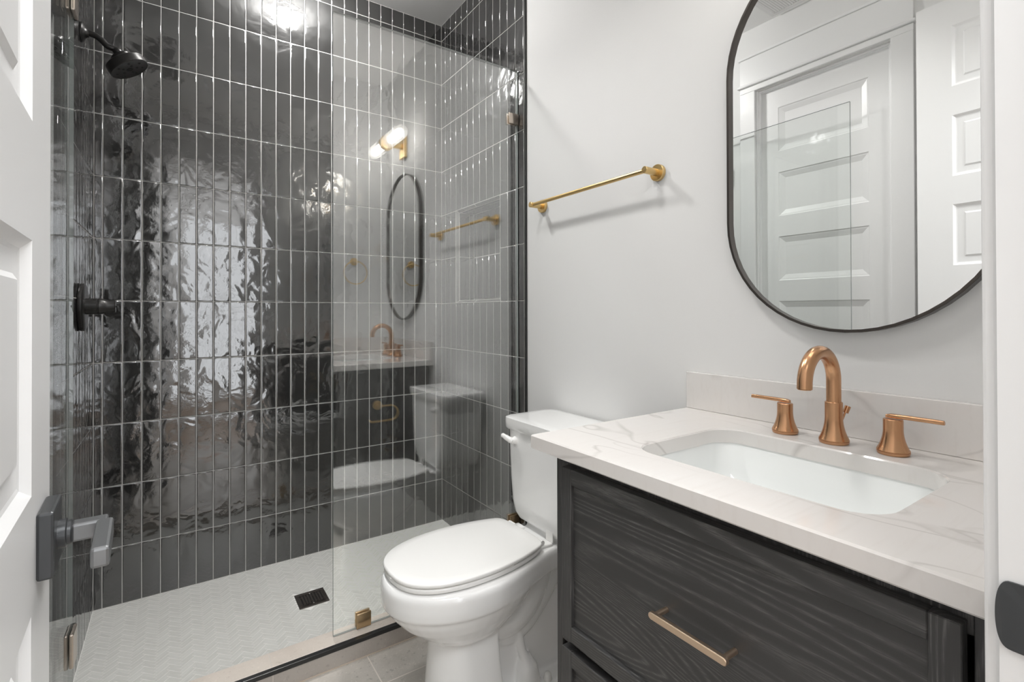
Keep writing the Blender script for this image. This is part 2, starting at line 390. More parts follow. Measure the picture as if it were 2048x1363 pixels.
def b_right(bm, rl):
    us = [-y for y in ry]
    skip = lambda i, j: (3 <= i <= 9) and (5 <= j <= 6)
    tile_surface(bm, lambda u, v, d: V(W-d, -u, v), us, rows, skip=skip, rl=rl)
    # recessed niche: mitred trim pieces then tiled inside
    c, dz = 0.012, 0.016
    yo = (ny0, ny1); zo = (nz0, nz1)
    A = [V(W, ny0, nz0), V(W, ny1, nz0), V(W, ny1, nz1), V(W, ny0, nz1)]
    B = [V(W+dz, ny0-c, nz0+c), V(W+dz, ny1+c, nz0+c), V(W+dz, ny1+c, nz1-c), V(W+dz, ny0-c, nz1-c)]
    for k in range(4):
        f = bm.faces.new([bm.verts.new(p) for p in (A[k], A[(k+1) % 4], B[(k+1) % 4], B[k])]); f.material_index = 2; f[rl] = 0.3
    for k in range(4):   # light joint lines around and across the trim
        tube(bm, [A[k]+V(-0.0004, 0, 0), A[(k+1) % 4]+V(-0.0004, 0, 0)], 0.0014, 6, 1)
        tube(bm, [B[k]+V(-0.0006, 0, 0), B[(k+1) % 4]+V(-0.0006, 0, 0)], 0.0014, 6, 1)
        tube(bm, [A[k], B[k]], 0.0013, 6, 1)
    ym = (ny0+ny1)/2+0.02
    for zz, s in ((nz0, 1), (nz1, -1)): tube(bm, [V(W, ym, zz), V(W+dz, ym+0.004, zz+s*c)], 0.0013, 6, 1)
    xa, xb = W+dz, W+ND
    y0, y1, z0, z1 = ny0-c, ny1+c, nz0+c, nz1-c
    zb = z0+0.010   # sill slopes up to the back
    vs = [zb, Z0+H, z1]; dsp = [xa, xa+0.062, xb]
    tile_surface(bm, lambda u, v, d: V(xb-d, -u, v), [-y0]+[-y0+0.030+S*k for k in range(0, 7)]+[-y1], vs, rl=rl)
    tile_surface(bm, lambda u, v, d: V(u, y0-d, v), dsp, [z0, Z0+H, z1], rl=rl)
    tile_surface(bm, lambda u, v, d: V(u, y1+d, v), dsp, [z0, Z0+H, z1], rl=rl)
    tile_surface(bm, lambda u, v, d: V(v, -u, z1-d), [-y0, -y0+0.2, -y1], [xa, xa+0.03, xb], rl=rl)
    tile_surface(bm, lambda u, v, d: V(v, -u, z0+(v-xa)/(xb-xa)*0.010+d), [-y0, -y0+0.2, -y1], [xa, xb], rl=rl)
    # solid wall behind, around the niche
    X0, X1 = W+0.0019, W+0.16
    box(bm, (X0, 0.0, -0.12), (X1, ny0-0.001, CEIL+0.1), 1); box(bm, (X0, ny1+0.001, -0.12), (X1, -0.816, CEIL+0.1), 1)
    box(bm, (X0, ny0, -0.12), (X1, ny1, nz0-0.001), 1); box(bm, (X0, ny0, nz1+0.001), (X1, ny1, CEIL+0.1), 1)
    box(bm, (W+ND+0.002, ny0, nz0), (X1, ny1, nz1), 1)
struct(tiles_obj('wall_shower_right', b_right, [MT['tile'], MT['grout'], MT['niche']]), 'charcoal glazed tile wall with a recessed niche')
bm = new(); box(bm, (W-0.003, -0.8275, 0.0), (W+0.010, -0.8175, CEIL), 0, 0.001)
struct(fin('trim_1', bm, MT['edge_trim']))
bm = new(); box(bm, (-0.008, -0.7480, 0.0), (0.001, -0.7422, CEIL), 0, 0.001)
struct(fin('trim_2', bm, MT['edge_trim']))

# ------------------------------------------------------------------ painted walls, ceiling, floors
XL0 = -0.006
bm = new(); box(bm, (WR, -0.8275, -0.12), (WR+0.14, YE-0.0, CEIL+0.1)); struct(fin('wall_right', bm, MT['paint']))
CY0, CY1, CZ = -1.010, -1.658, 2.445       # closet door opening in the left wall
bm = new()
box(bm, (XL0-0.12, -0.7422, -0.12), (XL0, CY0, CEIL+0.1)); box(bm, (XL0-0.12, CY1, -0.12), (XL0, YE, CEIL+0.1)); box(bm, (XL0-0.12, CY0, CZ), (XL0, CY1, CEIL+0.1))
struct(fin('wall_left', bm, MT['paint']))
DX0, DX1, DZ = 0.182, 0.850, 2.462          # entry door opening
bm = new()
box(bm, (-1.3, YE-0.12, -0.12), (DX0-0.018, YE, CEIL+0.1)); box(bm, (DX1+0.018, YE-0.12, -0.12), (2.6, YE, CEIL+0.1)); box(bm, (DX0-0.018, YE-0.12, DZ+0.018), (DX1+0.018, YE, CEIL+0.1))
struct(fin('wall_entry', bm, MT['paint']))
bm = new(); box(bm, (-0.15, YE-0.01, CEIL), (W+0.16, 0.12, CEIL+0.1)); struct(fin('ceiling', bm, MT['ceil']))
bm = new(); box(bm, (-0.13, -2.60, FZ-0.08), (WR+0.14, -0.8305, FZ)); struct(fin('floor', bm, MT['floor']))
# hall beyond the doorway
HY = -4.30
bm = new(); box(bm, (-1.3, HY-0.1, FZ-0.08), (2.6, -2.60, FZ)); struct(fin('floor_hall', bm, MT['halfloor']))
bm = new(); box(bm, (-1.3, HY-0.1, CEIL), (2.6, YE-0.12, CEIL+0.1)); struct(fin('ceiling_hall', bm, MT['ceil']))
bm = new(); box(bm, (-1.4, HY-0.1, -0.12), (-1.3, YE, CEIL+0.1)); struct(fin('wall_hall_left', bm, MT['paint']))
bm = new(); box(bm, (2.6, HY-0.1, -0.12), (2.7, YE, CEIL+0.1)); struct(fin('wall_hall_right', bm, MT['paint']))
wx0, wx1, wz0, wz1 = 0.36, 1.10, 0.10, 2.30
bm = new(); box(bm, (-1.3, HY-0.1, -0.12), (wx0, HY, CEIL+0.1)); box(bm, (wx1, HY-0.1, -0.12), (2.6, HY, CEIL+0.1)); box(bm, (wx0, HY-0.1, -0.12), (wx1, HY, wz0)); box(bm, (wx0, HY-0.1, wz1), (wx1, HY, CEIL+0.1))
struct(fin('wall_hall_back', bm, MT['paint']))
we = struct(empty('window_1', (0.73, HY-0.05, wz0)))  # invented unseen window, gives daylight and the bright patch reflected in the tiles
bm = new()
for a, b in (((wx0, wz0), (wx0+0.05, wz1)), ((wx1-0.05, wz0), (wx1, wz1)), ((wx0+0.05, wz0), (wx1-0.05, wz0+0.05)), ((wx0+0.05, wz1-0.05), (wx1-0.05, wz1)), ((wx0+0.05, 1.18), (wx1-0.05, 1.22)), ((0.715, wz0+0.05), (0.745, 1.18)), ((0.715, 1.22), (0.745, wz1-0.05))):
    box(bm, (a[0], HY-0.075, a[1]), (b[0], HY-0.035, b[1]))
fin('window_frame', bm, MT['trim'], we)
bm = new(); box(bm, (wx0+0.045, HY-0.058, wz0+0.045), (wx1-0.045, HY-0.052, wz1-0.045)); fin('window_pane', bm, MT['clearglass'], we)

# shower floor: 4:1 herringbone mosaic turned 45 degrees, sloping gently to the drain
def floor_z(x, y): return 0.0
def b_mosaic(bm, rl):
    tw, tl, g = 0.0125, 0.050, 0.0013; n = 4; s = 1/math.sqrt(2)
    x0, x1, y0, y1 = 0.0015, W-0.0015, -0.7275, -0.0015
    base = [bm.verts.new((a, b, 0.0-0.0006)) for a, b in ((x0-0.02, y0), (x1+0.02, y0), (x1+0.02, y1+0.02), (x0-0.02, y1+0.02))]
    f = bm.faces.new(base); f.material_index = 1; f[rl] = 0
    def clip(poly):
        for ax, lim, sg in ((0, x0, 1), (0, x1, -1), (1, y0, 1), (1, y1, -1)):
            out = []
            for i, p in enumerate(poly):
                q = poly[(i+1) % len(poly)]; dp, dq = (p[ax]-lim)*sg, (q[ax]-lim)*sg
                if dp >= 0: out.append(p)
                if (dp >= 0) != (dq >= 0):
                    t = dp/(dp-dq); out.append((p[0]+(q[0]-p[0])*t, p[1]+(q[1]-p[1])*t))
            poly = out
            if len(poly) < 3: return None
        return poly
    dx0, dx1, dy0, dy1 = 0.6765, 0.7955, -0.4605, -0.3415
    for m_ in range(-8, 34):
        for k in range(-70, 90):
            for kind in (0, 1):
                a, b = k*tw+m_*tl, k*tw-m_*tl
                if kind == 0: r_ = (a, b, a+tl, b+tw)
                else: r_ = (a, b+tw, a+tw, b+tw+tl)
                cx_, cy_ = (r_[0]+r_[2])/2, (r_[1]+r_[3])/2
                X = (cx_-cy_)*s+0.0085; Y = (cx_+cy_)*s-0.80
                if X < -0.03 or X > W+0.03 or Y < -0.77 or Y > 0.03: continue
                j = ((k*2+kind) % 2*2-1)*0.0007; j2 = ((k % 2)*2-1)*0.0009
                if kind == 0: q = [(r_[0]+g/2, r_[1]+g/2-j2*0), (r_[2]-g/2, r_[1]+g/2+j2), (r_[2]-g/2, r_[3]-g/2+j2), (r_[0]+g/2, r_[3]-g/2)]
                else: q = [(r_[0]+g/2, r_[1]+g/2), (r_[2]-g/2, r_[1]+g/2), (r_[2]-g/2+j2, r_[3]-g/2), (r_[0]+g/2+j2, r_[3]-g/2)]
                P = [((u-v_)*s+0.0085, (u+v_)*s-0.80) for u, v_ in q]
                if dx0 < X < dx1 and dy0 < Y < dy1: continue
                P = clip(P)
                if not P: continue
                try: f = bm.faces.new([bm.verts.new((p[0], p[1], 0.0)) for p in P])
                except ValueError: continue
                if f.calc_area() < 4e-6: bm.faces.remove(f); continue
                f.normal_update()
                if f.normal.z < 0: f.normal_flip()
                f.material_index = 0; f[rl] = random.random()
    box(bm, (-0.02, -0.7285, -0.06), (W+0.02, 0.02, -0.0007), 1)
struct(tiles_obj('shower_floor', b_mosaic, [MT['mosaic'], MT['fgrout']]), 'herringbone mosaic shower floor')

# curb
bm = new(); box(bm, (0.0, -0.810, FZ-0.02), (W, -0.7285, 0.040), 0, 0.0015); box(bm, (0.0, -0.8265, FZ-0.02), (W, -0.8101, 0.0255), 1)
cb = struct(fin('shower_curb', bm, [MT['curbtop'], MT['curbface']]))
bm = new(); box(bm, (0.0, -0.8285, 0.0260), (W, -0.8102, 0.0405), 0, 0.001); struct(fin('trim_3', bm, MT['edge_trim']))
bm = new(); box(bm, (0.0, -0.8305, FZ-0.02), (WR, -0.8266, FZ+0.0025), 0); struct(fin('trim_4', bm, MT['caulk']))

# ------------------------------------------------------------------ doors and trim
def panel_slab(bm, P, w, h, th, panels, mi=0, prof=((0.0, 0.0), (0.009, -0.0075), (0.013, -0.0085), (0.034, -0.0085), (0.040, -0.0045))):
    """P(x, y, z): x across, y out of the front face, z up; panels = list of (x0, x1, z0, z1)"""
    def rings(x0, x1, z0, z1, y, sgn):
        prev = None
        for ins, d in prof:
            cur = [bm.verts.new(P(a, y+sgn*d, b)) for a, b in ((x0+ins, z0+ins), (x1-ins, z0+ins), (x1-ins, z1-ins), (x0+ins, z1-ins))]
            if prev:
                for k in range(4): bm.faces.new((prev[k], prev[(k+1) % 4], cur[(k+1) % 4], cur[k])).material_index = mi
            prev = cur
        bm.faces.new(prev).material_index = mi
    for y, sgn in ((th/2, 1), (-th/2, -1)):
        xs = sorted({0, w, *[p[0] for p in panels], *[p[1] for p in panels]}); zs = sorted({0, h, *[p[2] for p in panels], *[p[3] for p in panels]})
        for i in range(len(xs)-1):
            for j in range(len(zs)-1):
                if any(abs(p[0]-xs[i]) < 1e-6 and abs(p[2]-zs[j]) < 1e-6 for p in panels):
                    rings(xs[i], xs[i+1], zs[j], zs[j+1], y, sgn)
                else: bm.faces.new([bm.verts.new(P(a, y, b)) for a, b in ((xs[i], zs[j]), (xs[i+1], zs[j]), (xs[i+1], zs[j+1]), (xs[i], zs[j+1]))]).material_index = mi
    for (a, b) in (((0, 0), (w, 0)), ((w, 0), (w, h)), ((w, h), (0, h)), ((0, h), (0, 0))):
        bm.faces.new([bm.verts.new(P(*q)) for q in ((a[0], -th/2, a[1]), (b[0], -th/2, b[1]), (b[0], th/2, b[1]), (a[0], th/2, a[1]))]).material_index = mi
    bmesh.ops.remove_doubles(bm, verts=bm.verts[:], dist=1e-5)
PZ = [(2.091, 2.338), (1.727, 1.973), (1.366, 1.612), (1.005, 1.251), (0.644, 0.890), (0.283, 0.529)]
# entry door, swung open against the left wall
LD = 0.660; hx, hy = 0.180, YE-0.002; lx, ly = 0.150, -1.800
dd = V(lx-hx, ly-hy, 0).normalized(); dn = V(dd.y, -dd.x, 0)    # dn points into the room (+x)
d1 = struct(empty('door_1', (hx, hy, FZ)), 'white six-panel entry door standing open at the left', 'door')
bm = new(); th = 0.035
Pd = lambda x, y, z: V(hx, hy, 0)+dd*x+dn*(y-th/2)+V(0, 0, z+FZ+0.008)
panel_slab(bm, Pd, LD, 2.452-FZ-0.008, th, [(0.118, LD-0.118, a-FZ-0.008, b-FZ-0.008) for a, b in PZ])
fin('door_slab', bm, MT['trim'], d1)
# lever handle on the entry door
hd = empty('door_handle', (0, 0, 0)); hd.parent = d1; hd.matrix_parent_inverse = d1.matrix_world.inverted()
def Ph(x, y, z): return V(hx, hy, 0)+dd*x+dn*y+V(0, 0, z)
def hbox(bm, x0, x1, y0, y1, z0, z1, mi=0, bev=0.002):
    fs = box(bm, (x0, y0, z0), (x1, y1, z1), mi, 0)
def hfin(name, bm, mat, smooth=None):
    for v in bm.verts: v.co = Ph(*v.co)
    return fin(name, bm, mat, hd, smooth)
xc, zc = LD-0.060, 0.945
bm = new(); box(bm, (xc-0.033, 0.0, zc-0.034), (xc+0.033, 0.0135, zc+0.034), 0, 0.0025, 2); hfin('backplate', bm, MT['gun'])
bm = new(); lathe(bm, (xc, 0.013, zc), (0, 1, 0), [(0, 0.0150), (0.007, 0.0150), (0.008, 0.0128), (0.011, 0.0128), (0.012, 0.0118)], 32); hfin('neck_collar', bm, MT['gun'], 40)
bm = new()
box(bm, (xc-0.0095, 0.024, zc-0.0095), (xc+0.0095, 0.055, zc+0.0095), 0, 0.0025, 2)
box(bm, (xc-0.095, 0.045, zc-0.0100), (xc-0.006, 0.0600, zc+0.0100), 0, 0.0030, 2)
hfin('lever', bm, MT['gunlight'])
# entry door frame: jambs, stop, casing, strike plate
bm = new(); JT = 0.018; y0, y1 = YE-0.121, YE+0.001
box(bm, (DX0-JT, y0, FZ), (DX0, y1, DZ)); box(bm, (DX1, y0, FZ), (DX1+JT, y1, DZ)); box(bm, (DX0-JT, y0, DZ), (DX1+JT, y1, DZ+JT))
for a, b in (((DX0, YE-0.075, FZ), (DX0+0.011, YE-0.040, DZ)), ((DX1-0.011, YE-0.075, FZ), (DX1, YE-0.040, DZ)), ((DX0, YE-0.075, DZ-0.011), (DX1, YE-0.040, DZ))): box(bm, a, b, 0, 0.002)
fr = struct(fin('trim_5', bm, MT['trim'])); fr['label'] = 'white jamb lining the entry doorway'
bm = new()
for s in (1, -1):
    ya, yb = (YE+0.0012, YE+0.0122) if s == 1 else (YE-0.1372, YE-0.1212)
    xr = 0.9415
    box(bm, (DX1+0.006, ya, FZ), (xr, yb, DZ+0.006), 0, 0.003); box(bm, (DX0-0.095 if s == -1 else 0.092, ya, FZ), (DX0-0.006, yb, DZ+0.006), 0, 0.003)
    box(bm, (DX0-0.09, ya, DZ+0.0062), (xr+0.004, yb, DZ+0.10), 0, 0.003)
struct(fin('trim_6', bm, MT['trim']), 'white casing around the entry doorway')
st = empty('strike_plate', (DX1, YE-0.02, 0.925))
bm = new()
pl = [(-0.052, 0.0285), (-0.052, -0.0285)]+[(-0.003+0.012*math.cos(t)**0.55, 0.0285*math.sin(t)) for t in [math.radians(-89+178*k/24) for k in range(25)]]
prof = [(YE-0.006+a*1.0, 0.925+b) for a, b in pl]
def sx_(y): return DX1-0.0022-max(0, (y-(YE-0.004)))*0.15
f0 = [V(sx_(y), y, z) for y, z in prof]; f1 = [V(sx_(y)+0.0024, y, z) for y, z in prof]
ring_loft(bm, [f0, f1]); fin('plate', bm, MT['gun'], st)
tag(st, 'dark metal strike plate set in the white door jamb at right edge', 'strike plate')
# closet door on the left wall (seen in the mirror)
d2 = struct(empty('door_2', (XL0, (CY0+CY1)/2, FZ)), 'closed white six-panel closet door in the left wall', 'door')
bm = new(); wd = CY0-CY1-0.006
panel_slab(bm, lambda x, y, z: V(XL0-0.052+0.0+y, CY1+0.003+x, z+FZ+0.008), wd, 2.436-FZ-0.008, 0.035, [(0.10, wd-0.10, a-FZ-0.020, b-FZ-0.020) for a, b in PZ], prof=((0.0, 0.0), (0.005, -0.0035), (0.009, -0.0040), (0.034, -0.0120), (0.037, -0.0120)))
fin('door_slab', bm, MT['trim'], d2)
bm = new()
box(bm, (XL0-0.115, CY0, FZ), (XL0+0.004, CY0-0.002-0.0, CZ)); 
box(bm, (XL0-0.033, CY0-0.011, FZ), (XL0-0.010, CY0, CZ), 0, 0.002); box(bm, (XL0-0.033, CY1, FZ), (XL0-0.010, CY1+0.011, CZ), 0, 0.002); box(bm, (XL0-0.033, CY1+0.011, CZ-0.010), (XL0-0.010, CY0-0.011, CZ), 0, 0.002)
fin('door_stop', bm, MT['trim'], d2)
bm = new()
box(bm, (XL0, CY0+0.004, FZ), (XL0+0.018, CY0+0.092, CZ+0.004), 0, 0.002); box(bm, (XL0, CY1-0.092, FZ), (XL0+0.018, CY1-0.004, CZ+0.004), 0, 0.002)
box(bm, (XL0, CY1-0.092, CZ+0.004), (XL0+0.018, CY0+0.092, CZ+0.036), 0, 0.002)
box(bm, (XL0, CY1-0.104, CZ+0.0365), (XL0+0.031, CY0+0.104, CZ+0.052), 0, 0.005, 3)
box(bm, (XL0, CY1-0.092, CZ+0.0525), (XL0+0.018, CY0+0.092, CZ+0.200), 0, 0.002)
box(bm, (XL0, CY1-0.100, CZ+0.2005), (XL0+0.026, CY0+0.100, CZ+0.214), 0, 0.002)
fin('door_casing', bm, MT['trim'], d2)
# baseboards
bm = new(); box(bm, (WR-0.014, YE, FZ), (WR, -0.8305, FZ+0.135), 0, 0.003); struct(fin('baseboard_right', bm, MT['trim']))
bm = new(); box(bm, (XL0, CY0+0.0925, FZ), (XL0+0.014, -0.8310, FZ+0.135), 0, 0.003); box(bm, (XL0, YE, FZ), (XL0+0.014, CY1-0.0925, FZ+0.135), 0, 0.003); struct(fin('baseboard_left', bm, MT['trim']))

# ------------------------------------------------------------------ ceiling fittings
ct = tag(empty('recessed_light', (0.76, -0.35, CEIL)), 'white recessed downlight in the ceiling above the shower', 'ceiling light')
bm = new(); lathe(bm, (0.76, -0.35, CEIL-0.0005), (0, 0, -1), [(0, 0.092), (0.004, 0.090), (0.0055, 0.078), (0.002, 0.074)], 48); fin('trim_ring', bm, MT['trim'], ct, 40)
bm = new(); lathe(bm, (0.76, -0.35, CEIL-0.0030), (0, 0, -1), [(0, 0.062), (0.0500, 0.060), (0.0580, 0.052), (0.062, 0.03), (0.0625, 0.001)], 48); fin('lens', bm, MT['lens'], ct, 40)
rc = tag(empty('recessed_light', (0.66, -1.42, CEIL)), 'unseen added fill light with a white ceiling ring in front of the toilet', 'ceiling light')  # added out of view as a housing for the room fill
bm = new(); lathe(bm, (0.66, -1.42, CEIL-0.0005), (0, 0, -1), [(0, 0.155), (0.004, 0.153), (0.0055, 0.142), (0.002, 0.138)], 48); fin('trim_ring', bm, MT['trim'], rc, 40)
vt = tag(empty('ceiling_vent', (0.15, -1.26, CEIL)), 'white louvred air vent in the ceiling above the closet door, seen in the mirror', 'vent')
bm = new(); vx0, vx1, vy0, vy1 = 0.022, 0.300, -1.50, -1.118
for a, b in (((vx0, vy0), (vx1, vy0+0.022)), ((vx0, vy1-0.022), (vx1, vy1)), ((vx0, vy0+0.022), (vx0+0.022, vy1-0.022)), ((vx1-0.022, vy0+0.022), (vx1, vy1-0.022))): box(bm, (*a, CEIL-0.007), (*b, CEIL-0.0004), 0, 0.0015)
fin('vent_frame', bm, MT['trim'], vt)
bm = new()
y = vy0+0.030
while y < vy1-0.026:
    vs = [V(vx0+0.02, y, CEIL-0.001), V(vx1-0.02, y, CEIL-0.001), V(vx1-0.02, y+0.007, CEIL-0.0055), V(vx0+0.02, y+0.007, CEIL-0.0055)]
    ring_loft(bm, [[p for p in vs], [p+V(0, 0.0014, 0.0008) for p in vs]]); y += 0.0125
fin('louvre', bm, MT['trim'], vt)
bm = new(); box(bm, (vx0+0.02, vy0+0.02, CEIL-0.0008), (vx1-0.02, vy1-0.02, CEIL-0.0002)); fin('backing', bm, plain('vent_shadow_grey', (0.28, 0.28, 0.28), 0.8), vt)

# ------------------------------------------------------------------ shower glass
GY0, GY1 = -0.7687, -0.7587
def glass_slab(name, x0, x1, y0, y1, z0, z1, thin_axis, parent, mat='glass'):
    bm = new(); fs = box(bm, (x0, y0, z0), (x1, y1, z1))
    for f in bm.faces:
        f.normal_update(); f.material_index = 0 if abs(f.normal[thin_axis]) > 0.9 else 1
    return fin(name, bm, [MT[mat], MT['glassedge']], parent)
gp = tag(empty('fixed_glass_panel', (1.13, -0.764, 0.04)), 'tall clear frameless glass panel standing on the curb, fixed to the right wall', 'glass panel')
glass_slab('glass_pane', 0.7290, W-0.003, GY0, GY1, 0.0415, 2.2500, 1, gp)
def clip_pair(x0, x1, z0, z1, mat, parent, name='glass_clip'):
    bm = new(); r = 0.004
    for (ya, yb) in ((GY0-0.0075, GY0-0.0004), (GY1+0.0004, GY1+0.0075)): box(bm, (x0, ya, z0), (x1, yb, z1), 0, 0.0028, 3)
    return fin(name, bm, mat, parent, 40)
clip_pair(0.8085, 0.8615, 0.0408, 0.0940, MT['clip'], gp)['label'] = 'brass square clip at the foot'
clip_pair(1.4735, 1.5235, 2.0080, 2.0560, MT['nickel'], gp)['label'] = 'pale nickel clip near the top'
clip_pair(1.4735, 1.5235, 0.2450, 0.2930, MT['clip'], gp)

gd = tag(empty('glass_shower_door', (0.034, -0.79, 0.06)), 'clear frameless glass shower door swung open beside the entry door', 'shower door')
GX0, GX1 = 0.0290, 0.0385
glass_slab('glass_pane', GX0, GX1, -1.503, -0.7730, 0.0600, 2.2050, 0, gd, 'glass_door')
for zz in (0.245, 1.985):
    bm = new()
    box(bm, (GX0-0.0100, -0.835, zz), (GX0-0.0006, -0.7735, zz+0.090), 0, 0.003, 2); box(bm, (GX1+0.0006, -0.835, zz), (GX1+0.0100, -0.7735, zz+0.090), 0, 0.003, 2)
    box(bm, (XL0+0.0006, -0.7725, zz+0.004), (GX1+0.006, -0.7600, zz+0.086), 1, 0.002, 2)
    fin('hinge', bm, [MT['nickel'], MT['blackgap']], gd)
bm = new()
for s in (-1, 1):
    xa = GX0-0.0006 if s < 0 else GX1+0.0006
    lathe(bm, (xa, -1.445, 1.02), (s, 0, 0), [(0, 0.012), (0.012, 0.010), (0.022, 0.014), (0.030, 0.014), (0.032, 0.010)], 24)
fin('door_knob', bm, MT['nickel'], gd, 40)

# drain
dr = tag(empty('shower_drain', (0.736, -0.401, 0)), 'dark bronze slotted square drain in the mosaic shower floor', 'drain')
bm = new(); X0, X1, Y0, Y1 = 0.6785, 0.7935, -0.4585, -0.3435
for a, b in (((X0, Y0), (X1, Y0+0.013)), ((X0, Y1-0.013), (X1, Y1)), ((X0, Y0+0.013), (X0+0.013, Y1-0.013)), ((X1-0.013, Y0+0.013), (X1, Y1-0.013))): box(bm, (*a, 0.0002), (*b, 0.0030), 0, 0.0006, 1)
fin('drain_frame', bm, MT['drain'], dr)
bm = new(); gx0, gx1, gy0, gy1 = X0+0.0135, X1-0.0135, Y0+0.0135, Y1-0.0135
box(bm, (gx0, gy0, 0.0002), (gx1, gy1, 0.0006), 1)
nsl = 8; pw = (gx1-gx0)/nsl
for i in range(nsl+1):
    c = gx0+i*pw; box(bm, (max(gx0, c-pw*0.27), gy0, 0.0007), (min(gx1, c+pw*0.27), gy1, 0.0026), 0)
for i in range(nsl):
    yb = gy0+(0.016 if i % 2 else 0.058)*1.0; yb += (0.006 if i % 3 == 0 else 0)
    box(bm, (gx0+i*pw+pw*0.2, yb, 0.0007), (gx0+(i+1)*pw-pw*0.2, yb+0.006, 0.0024), 0)
box(bm, (gx0, gy0, 0.0007), (gx1, gy0+0.006, 0.0026)); box(bm, (gx0, gy1-0.006, 0.0007), (gx1, gy1, 0.0026))
fin('grate', bm, [MT['drain'], MT['void']], dr)
for yy in (gy0+0.004, gy1-0.004):
    bm = new(); lathe(bm, ((gx0+gx1)/2, yy, 0.0024), (0, 0, 1), [(0, 0.0038), (0.0012, 0.0034), (0.0020, 0.0018)], 20); fin('screw', bm, MT['steel'], dr, 40)

# ------------------------------------------------------------------ shower head and valve
sh = tag(empty('showerhead', (0, -0.333, 2.148)), 'matte black round shower head on a curved arm on the left tile wall', 'shower head')
bm = new(); lathe(bm, (0.0012, -0.333, 2.1470), (1, 0, 0), [(0, 0.033), (0.003, 0.033), (0.006, 0.030), (0.010, 0.020), (0.017, 0.0140), (0.020, 0.0135)], 40); fin('flange', bm, MT['black'], sh, 45)
nrm = V(0.530, -0.054, -0.844).normalized(); face = V(0.1350, -0.336, 2.0500)
top = face-nrm*0.066
bm = new(); arm = catmull([(0.008, -0.334, 2.1500), (0.0348, -0.3345, 2.1460), (0.0553, -0.335, 2.1340), (0.0712, -0.335, 2.1185), tuple(top-nrm*0.010), tuple(top-nrm*0.002)], 8); tube(bm, arm, 0.0102, 24); fin('arm', bm, MT['black'], sh, 60)
bm = new(); lathe(bm, top-nrm*0.012, nrm, [(0, 0.0115), (0.003, 0.0140), (0.014, 0.0140), (0.018, 0.0120)], 32); fin('swivel_nut', bm, MT['black'], sh, 40)
bm = new(); lathe(bm, top+nrm*0.004, nrm, [(0, 0.014), (0.006, 0.028), (0.009, 0.031), (0.024, 0.031), (0.026, 0.033), (0.029, 0.058), (0.032, 0.0620), (0.057, 0.0630), (0.0600, 0.0610), (0.0595, 0.0590), (0.0590, 0.001)], 64); fin('head_body', bm, MT['black'], sh, 35)
bm = new(); a_, b_, _ = frame_from(nrm); fc = top+nrm*(0.0632)
for rr, nn, ph in ((0.024, 5, 0.4), (0.043, 7, 0.1)):
    for k in range(nn):
        t = 2*PI*k/nn+ph; lathe(bm, fc+(a_*math.cos(t)+b_*math.sin(t))*rr, nrm, [(0, 0.0042), (0.0016, 0.0036), (0.0010, 0.0016)], 12)
lathe(bm, fc, nrm, [(0, 0.0105), (0.0012, 0.0105), (0.0014, 0.0085), (0.0006, 0.008)], 24)
fin('spray_nozzles', bm, plain('dark_nozzle_rubber', (0.005, 0.005, 0.005), 0.6), sh, 40)

va = tag(empty('shower_valve', (0, -0.337, 1.2015)), 'matte black round shower valve trim with knob handle on the left tile wall', 'shower valve')
bm = new(); lathe(bm, (0.0012, -0.337, 1.2015), (1, 0, 0), [(0, 0.0805), (0.003, 0.0820), (0.011, 0.0815), (0.0135, 0.078), (0.0140, 0.03)], 64); fin('escutcheon', bm, MT['black'], va, 35)
bm = new(); lathe(bm, (0.0150, -0.337, 1.2045), (1, 0, 0), [(0, 0.0275), (0.030, 0.0275), (0.0315, 0.0262), (0.0345, 0.0262), (0.036, 0.0275), (0.044, 0.0270), (0.052, 0.0235), (0.060, 0.0215), (0.0790, 0.0215), (0.0805, 0.0200), (0.0808, 0.002)], 48); kn = fin('knob', bm, MT['black'], va, 30)
bm = new(); tube(bm, [(0.0935, -0.337, 1.2045), (0.1010, -0.337, 1.2045)], [0.0040, 0.0042], 16); fin('lever', bm, MT['black'], va, 60)

# ------------------------------------------------------------------ towel bar
tb = tag(empty('towel_bar', (WR, -1.24, 1.62)), 'brushed gold towel bar on the white wall between the shower and the mirror', 'towel bar')
for yy in (-0.944, -1.540):
    bm = new(); lathe(bm, (WR-0.0004, yy, 1.6185), (-1, 0, 0), [(0, 0.0262), (0.011, 0.0262), (0.0125, 0.0250), (0.0128, 0.010)], 48); fin('rosette', bm, MT['gold'], tb, 35)
    bm = new(); lathe(bm, (WR-0.0128, yy, 1.6185), (-1, 0, 0), [(0, 0.0110), (0.056, 0.0110), (0.0572, 0.0100), (0.0574, 0.001)], 32); fin('post', bm, MT['gold'], tb, 35)
bm = new(); tube(bm, [(WR-0.0585, -0.950, 1.6185), (WR-0.0585, -1.534, 1.6185)], 0.0072, 24); fin('bar', bm, MT['gold'], tb, 60)

